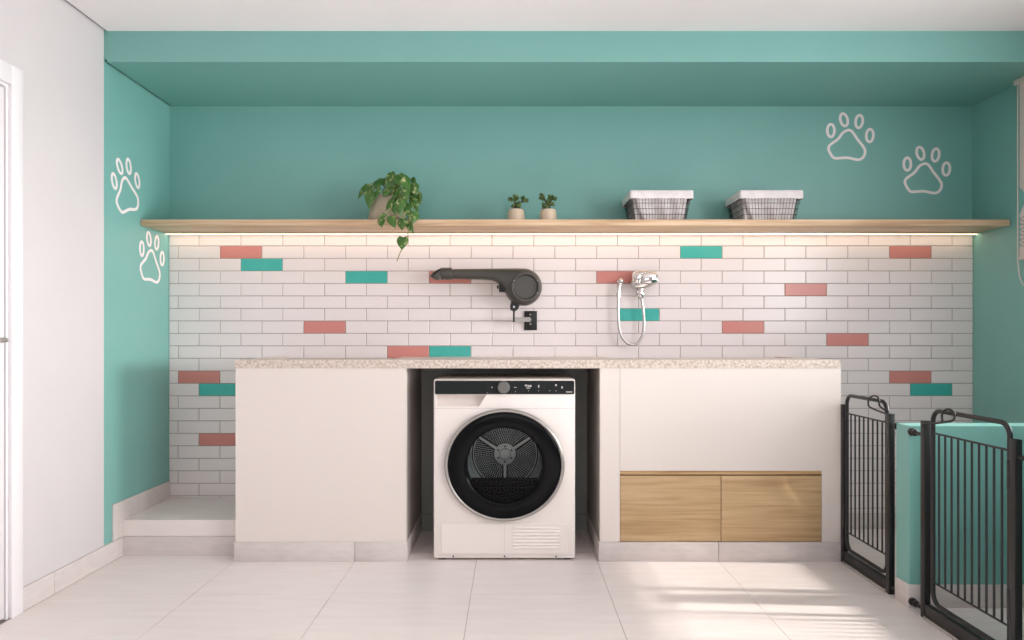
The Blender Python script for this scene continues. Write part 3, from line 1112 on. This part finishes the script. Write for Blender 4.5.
CP = lambda a, b, Y: P(350 + a / 6.4, 160 + b / 6.4, Y)
leaves = [(110, 160, 46, 264, 44, 3.90), (128, 195, 122, 330, 66, 3.86), (200, 120, 152, 208, 70, 3.90), (292, 92, 224, 190, 92, 3.86),
          (270, 145, 238, 240, 64, 3.88), (312, 94, 392, 208, 104, 3.85), (330, 178, 368, 290, 86, 3.83), (395, 118, 432, 158, 36, 3.95),
          (402, 150, 430, 240, 66, 3.90), (430, 212, 458, 296, 50, 3.92), (396, 240, 442, 345, 54, 3.86), (292, 262, 288, 364, 66, 3.81),
          (328, 255, 320, 380, 70, 3.80), (378, 280, 362, 374, 48, 3.81), (278, 250, 226, 338, 44, 3.82), (408, 330, 404, 420, 70, 3.79),
          (338, 378, 334, 460, 66, 3.785), (258, 362, 292, 448, 56, 3.785), (222, 345, 182, 382, 34, 3.79), (196, 378, 206, 438, 50, 3.785),
          (372, 402, 412, 484, 44, 3.785), (338, 494, 332, 586, 74, 3.785), (182, 185, 162, 262, 34, 3.85), (132, 162, 112, 214, 30, 3.90),
          (245, 195, 205, 240, 40, 3.85), (300, 200, 268, 255, 44, 3.84), (290, 150, 300, 230, 50, 3.90), (350, 110, 330, 170, 50, 3.95),
          (240, 118, 200, 170, 50, 3.95), (415, 190, 440, 260, 44, 3.96), (170, 140, 150, 200, 34, 3.94), (350, 230, 345, 300, 46, 3.86),
          (300, 235, 335, 290, 44, 3.85), (395, 200, 410, 260, 44, 3.92)]
mb = MB()
st = MB()
random.seed(11)
for (a, b, c_, d, w, Y) in leaves:
    base, tip = CP(a, b, Y), CP(c_, d, Y - random.uniform(.0, .03))
    nr = Vector((random.uniform(-.35, .35), -1, random.uniform(.15, .6)))
    leaf_blade(mb, base, tip, w / 6.4 * Y / F * 1.05, nr, curl=random.uniform(.06, .16), fold=random.uniform(.15, .35))
    if b < 260:
        root_ = Vector((pcx + random.uniform(-.04, .04), 3.94 + random.uniform(-.03, .03), SZ1 + .13))
        mid_ = (root_ + base) / 2 + Vector((0, 0, .04))
        st.tube(smooth_path([root_, mid_, base, base + (tip - base) * .25], 5), .0022, 6)
mb.build('leaves', M['leaf'], pl, angle=80)
for seq in ([(300, 215, 3.90), (330, 250, 3.82), (365, 330, 3.795), (375, 400, 3.79), (370, 480, 3.785), (345, 545, 3.785), (322, 590, 3.785), (300, 650, 3.785)],
            [(280, 220, 3.90), (270, 290, 3.81), (240, 345, 3.80), (200, 380, 3.79)],
            [(310, 215, 3.90), (320, 300, 3.81), (300, 350, 3.80), (260, 365, 3.79)],
            [(350, 215, 3.90), (400, 280, 3.81), (408, 335, 3.795)], [(330, 300, 3.80), (340, 345, 3.79), (338, 382, 3.787)]):
    st.tube(smooth_path([CP(*t) for t in seq], 5), .0026, 6)
st.build('stems', M['vine'], pl)

# ------------------------------------------------------------------ two small succulents
M['pot_cream'] = noise_mat('cream_pot', rgb(206, 184, 160), rgb(212, 191, 168), 0.35, nscale=25)
M['jade'] = noise_mat('jade_leaf', rgb(50, 78, 42), rgb(108, 130, 70), 0.35, nscale=60)
M['bark'] = base_mat('jade_stem', rgb(74, 50, 42), 0.7)


def succulent(pxc, clusters, stems, label, seed):
    Y = 3.92
    x = P(pxc, 0, Y).x
    t = thing('succulent', label, 'plant', (x, Y, SZ1), 'small succulents in cream pots')
    mb = MB()
    mb.lathe([(.046, .046, 0), (.0475, .0475, .003), (.0465, .0465, .025), (.0435, .0435, .058), (.041, .041, .067), (.036, .036, .070), (.033, .033, .068), (.033, .033, .060)], (x, Y, SZ1), 'Z', 36, cap0=True)
    p = mb.build('pot', M['pot_cream'], t)
    mb = MB()
    mb.lathe([(.0332, .0332, .060), (.012, .012, .063)], (x, Y, SZ1), 'Z', 20, cap1=True)
    mb.build('soil', M['soil'], p)
    C2 = lambda a, b, dy=0: P(490 + a / 12.8, 180 + b / 12.8, Y + dy)
    random.seed(seed)
    mb = MB()
    for s_ in stems:
        mb.tube(smooth_path([C2(a, b) for a, b in s_], 4), [.0048 - .0018 * i / (4 * (len(s_) - 1)) for i in range(4 * (len(s_) - 1) + 1)], 8)
    mb.build('stem', M['bark'], t)
    mb = MB()
    for (a, b, r) in clusters:
        R_ = r / 12.8 * Y / F
        c0 = C2(a, b, random.uniform(-.01, .01))
        for k in range(int(10 + r * .55)):
            u = Vector((random.gauss(0, 1), random.gauss(0, 1), random.gauss(0, .8))).normalized()
            rot = u.to_track_quat('X', 'Z').to_matrix()
            mb.ellipsoid(c0 + u * R_ * random.uniform(.45, .85), (.0078, .0052, .0028), rot, 7, 4)
    mb.build('foliage', M['jade'], t, angle=80)


succulent(516.0, [(300, 235, 55), (345, 228, 26), (258, 240, 26), (425, 228, 30), (470, 262, 27), (440, 262, 18), (365, 305, 34), (290, 335, 24), (375, 340, 22), (335, 345, 18)],
          [[(330, 400), (328, 340), (312, 270), (300, 240)], [(345, 400), (375, 330), (405, 275), (425, 240)], [(405, 278), (440, 272), (468, 265)], [(325, 360), (300, 345), (285, 330)]],
          'small succulent in a cream pot, the nearer of two to the trailing plant', 3)
succulent(548.0, [(668, 205, 40), (650, 225, 22), (680, 240, 22), (790, 232, 48), (830, 236, 24), (760, 215, 26), (745, 270, 36), (690, 305, 24), (690, 348, 24), (800, 312, 24), (735, 335, 28), (770, 300, 22)],
          [[(745, 400), (745, 340), (710, 270), (672, 215)], [(760, 400), (768, 320), (780, 270), (795, 235)], [(745, 350), (700, 345)], [(765, 330), (800, 312)]],
          'small succulent in a cream pot, the nearer of two to the wire baskets', 8)

# ------------------------------------------------------------------ wire baskets with cloth liners
M['linen'] = noise_mat('white_linen', rgb(222, 215, 215), rgb(234, 228, 228), 0.9, nscale=40, bump=0.3)
M['wire'] = base_mat('dark_wire', rgb(62, 58, 58), 0.5, 0.3)


def basket(label, x0, x1, y0=3.842, y1=4.124):
    xc, yc = (x0 + x1) / 2, (y0 + y1) / 2
    H = .160
    t = thing('wire_basket', label, 'basket', (xc, yc, SZ1), 'lined wire baskets on the shelf')
    wt_, dt = (x1 - x0) / 2 - .007, (y1 - y0) / 2 - .007        # half sizes at the top
    wb_, db = wt_ - .026, dt - .022                              # and at the base

    def edge(u, h, ins=0.0):
        """Point at perimeter parameter u (0..4, one side each) and height fraction h."""
        a, b = wb_ + (wt_ - wb_) * h - ins, db + (dt - db) * h - ins
        k, f = int(u) % 4, u - int(u)
        x, y = [(-a + 2 * a * f, -b), (a, -b + 2 * b * f), (a - 2 * a * f, b), (-a, b - 2 * b * f)][k]
        return Vector((xc + x, yc + y, SZ1 + .003 + (H - .006) * h))
    mb = MB()
    for h in (.02, .21, .40, .59, .78, .985):
        mb.tube([edge(k, h) for k in range(4)], 0.0014 if .1 < h < .9 else .0024, 6, closed=True)
    nx, ny = 18, 14
    for side, n in ((0, nx), (1, ny), (2, nx), (3, ny)):
        for k in range(n):
            u = side + k / n
            mb.tube([edge(u, 0), edge(u, 1)], .0011, 5)
    for k in range(1, 10):
        f = k / 10
        mb.tube([edge(f, 0), edge(3 - f, 0)], .0016, 5)
    mb.build('wire_frame', M['wire'], t)
    # cloth bag inside with soft folds
    mb = MB()
    N, R_ = 120, 9
    V, Fc = [], []
    for j in range(R_ + 1):
        h = .03 + .95 * j / R_
        for i in range(N):
            u = 4 * i / N
            fold = .018 + .016 * math.sin(u * 2 * math.pi * 3 + 3.0 * h + 1.2 * math.sin(u * 2 * math.pi + 1)) * (1 - .75 * h)
            V.append(edge(u, h, fold))
    for j in range(R_):
        for i in range(N):
            k = (i + 1) % N
            Fc.append((j * N + i, j * N + k, (j + 1) * N + k, (j + 1) * N + i))
    Fc.append(tuple(range(N))[::-1])
    mb.add(V, Fc)
    ln = mb.build('liner', M['linen'], t, angle=80)
    # turned-down cuff over the rim
    mb = MB()

    def loop(ex, z, wob=0.0):
        a, b, r = wt_ + ex, dt + ex, .012
        pts = []
        for (sx, sy, st_) in ((1, 1, 0), (-1, 1, 90), (-1, -1, 180), (1, -1, 270)):
            for k in range(6):
                an = math.radians(st_ + 90 * k / 5)
                pts.append((xc + sx * (a - r) + r * math.cos(an), yc + sy * (b - r) + r * math.sin(an)))
        out = []
        M_ = len(pts)
        for i in range(M_):
            p, p2 = Vector(pts[i]), Vector(pts[(i + 1) % M_])
            n = 14 if (i % 6) == 5 else 1
            for k in range(n):
                v = p + (p2 - p) * k / n
                out.append((v.x, v.y, z + wob * math.sin(len(out) * 1.7) * math.sin(len(out) * .53)))
        return out
    loops = [loop(-.004, SZ1 + H - .03), loop(-.003, SZ1 + H - .006), loop(.000, SZ1 + H), loop(.005, SZ1 + H), loop(.0075, SZ1 + H - .004), loop(.008, SZ1 + H - .022, .0006), loop(.008, SZ1 + H - .0445, .0016)]
    n = len(loops[0])
    mb.add([p for l in loops for p in l], [(j * n + i, j * n + (i + 1) % n, (j + 1) * n + (i + 1) % n, (j + 1) * n + i) for j in range(len(loops) - 1) for i in range(n)])
    mb.build('cuff', M['linen'], t, angle=70)


Yb_ = 3.842
basket('black wire basket with white liner on the shelf, nearer the succulents', P(630.2, 0, Yb_).x, P(693.6, 0, Yb_).x)
basket('black wire basket with white liner on the shelf, nearer the paw prints', P(740.3, 0, Yb_).x, P(803.8, 0, Yb_).x)

# ------------------------------------------------------------------ pet gates
def gate(label, yn, yf, nbars, latch, knobs, loc_label, fgap):
    """Gate in a plane of constant X between its near post (from yn) and far post (ending at yf)."""
    gx0, gx1 = 1.602, 1.627
    gxc = (gx0 + gx1) / 2
    t = thing('pet_gate', label, 'gate', (gxc, (yn + yf) / 2, 0), 'black metal pet gates')
    pd, PH = .028, .768
    for (a, b) in ((yn, yn + pd), (yf - pd, yf)):
        mb = MB()
        mb.box(gx0, gx1, a, b, 0.0, PH, c=.002)
        mb.build('post', M['dark_metal'], t)
    mb = MB()
    mb.box(gx0 + .001, gx1 - .001, yn + pd, yf - pd, .014, .058, c=.002)
    mb.build('bottom_rail', M['dark_metal'], t)
    mb = MB()
    mb.box(gx0 - .006, gx1 + .006, yn + pd, yf - pd, 0, .013, c=.002)
    mb.build('threshold', M['steel'], t)
    # swinging door: rounded tube frame
    r, cr = .0085, .045
    a, b, z0, z1 = yn + pd + .012, yf - pd - fgap, .075, .815
    ring = rrect(a, b, z0, z1, cr, 8)
    mb = MB()
    mb.tube([(gxc, y, z) for y, z in ring], r, 12, closed=True)
    dr_ = mb.build('gate_door', M['dark_metal'], t)
    for z in (.727, .155):
        mb = MB()
        mb.tube([(gxc, a, z), (gxc, b, z)], .0038, 8)
        mb.build('cross_rail', M['dark_metal'], dr_)
    for k in range(nbars):
        y = a + (b - a) * (k + 1) / (nbars + 1)
        mb = MB()
        mb.tube([(gxc, y, .155), (gxc, y, .727)], .0040, 8)
        mb.build('bar', M['dark_metal'], dr_)
    # hinge sleeves on the post opposite the latch
    hy_ = yn + pd + .003 if latch == 'far' else yf - pd - .003
    for z in (.18, .60):
        mb = MB()
        mb.box(gx0 - .002, gx0 + .012, hy_ - .006, hy_ + .006, z, z + .10, c=.002)
        mb.build('hinge', M['dark_metal'], t)
    # latch: bent wire loop
    mb = MB()
    mb.tube(smooth_path(loc_label, 5), .0042, 8)
    mb.build('latch_handle', M['dark_metal'], t)
    for (y0, y1, z) in knobs:
        mb = MB()
        d = 1 if y1 > y0 else -1
        mb.tube([(gxc, y0, z), (gxc, y1 - .012 * d, z)], .0075, 12)
        mb.tube([(gxc, y1 - .034 * d, z), (gxc, y1 - .031 * d, z), (gxc, y1 - .024 * d, z), (gxc, y1 - .021 * d, z)], [.011, .014, .014, .011], 12)
        mb.tube([(gxc, y1 - .013 * d, z), (gxc, y1 - .010 * d, z), (gxc, y1, z)], [.010, .016, .016], 14)
        mb.build('pressure_foot', M['dark_metal'], t)


def latch_pts(pix, X):
    return [P(px, py, F * X / (px - VX)) for px, py in pix]


LX = 1.594
g1 = latch_pts([(889.5, 415.2), (884, 413), (876, 410), (869.5, 406.8), (868.3, 403), (869, 399), (872, 396.3), (876.5, 396.2), (879, 399.5), (879.2, 404.5), (881, 407.5), (885.5, 410.6)], LX)
gate('black metal pet gate closing the gap between the counter end and the teal partition', 3.080, 3.536, 8, 'near',
     [(3.100, hw1 - .002, .735), (3.100, hw1 - .002, .052)][0:0], g1, .014)
g2 = latch_pts([(921.5, 424.6), (932, 423.6), (944, 422.2), (952, 420.6), (954.6, 417.8), (953.8, 412.6), (948.4, 409.2), (943.6, 411.2), (942, 415.5), (942.4, 420.5), (941, 422.6)], LX)
gate('black metal pet gate in front of the teal partition, nearest the camera', 2.310, 2.845, 10, 'far',
     [(2.835, hw0 - .0003, .712), (2.835, hw0 - .0055, .028), (2.32, 2.2322, .712), (2.32, 2.2375, .028)], g2, .037)
# the first gate braces forward onto the partition's back face
for z in (.722, .030):
    mb = MB()
    t = [o for o in COL.objects if o.name == 'pet_gate'][0]
    X = 1.6145
    mb.tube([(X, 3.085, z), (X, hw1 + .012, z)], .0075, 12)
    mb.tube([(X, hw1 + .013 + .004, z), (X, hw1 + .010, z), (X, hw1 + (.0045 if z < .1 else .0), z)], [.010, .016, .016], 14)
    mb.build('pressure_foot', M['dark_metal'], t)

# ------------------------------------------------------------------ roller blind on the right wall
bl = thing('roller_blind', 'beige roller blind with a bead chain on the right teal wall', 'blind', (2.60, 3.15, 1.49))
M['blind'] = noise_mat('blind_fabric', rgb(206, 194, 188), rgb(216, 204, 198), 0.85, scale=(1, 60, 4), nscale=12)
BE = 3.705
mb = MB()
mb.box(2.575, XR, 2.40, 3.725, 2.386, 2.411, c=.002)
mb.build('head_rail', M['blind'], bl)
mb = MB()
mb.box(2.594, 2.597, 2.42, BE, 1.500, 2.388)
fa = mb.build('fabric', M['blind'], bl, smooth=False)
mb = MB()
mb.box(2.590, 2.601, 2.42, BE, 1.488, 1.512, c=.002)
mb.build('bottom_bar', M['blind'], bl)
mb = MB()


def tri(pts, m):
    m.add([(2.5925, y, z) for y, z in pts] + [(2.5938, y, z) for y, z in pts],
          [tuple(range(len(pts))), tuple(range(2 * len(pts) - 1, len(pts) - 1, -1))] + [(i, (i + 1) % len(pts), len(pts) + (i + 1) % len(pts), len(pts) + i) for i in range(len(pts))])


zy = lambda py: EYE + (VY - py) * 3.69 / F
tri([(BE, zy(186)), (BE, zy(214)), (BE - .055, zy(198))], mb)
for k in range(6):
    tri([(BE, zy(216 + 5.2 * k)), (BE, zy(220.4 + 5.2 * k)), (BE - .016, zy(219.6 + 5.2 * k))], mb)
mb.build('printed_peaks', M['teal'], fa, smooth=False)['label'] = 'teal printed shapes'
mb = MB()
for k in range(9):
    z = zy(217 + 3.6 * k)
    tri([(BE - .02, z), (2.50, z + .010), (2.50, z + .006), (BE - .02, z - .004)], mb)
mb.build('printed_hatching', base_mat('grey_print', rgb(150, 142, 138), 0.85), fa, smooth=False)
mb = MB()
ch = [(2.592, 3.716, 2.386), (2.592, 3.716, 2.0), (2.592, 3.716, 1.60)]
ch += [(2.592, 3.716, 1.50), (2.592, 3.706, 1.42), (2.592, 3.686, 1.372), (2.592, 3.66, 1.355), (2.592, 3.634, 1.372), (2.592, 3.616, 1.42), (2.592, 3.61, 1.50), (2.592, 3.61, 1.6), (2.592, 3.61, 2.386)]
mb.tube(smooth_path(ch, 8), .0028, 8)
cho = mb.build('bead_chain', M['blind'], bl)
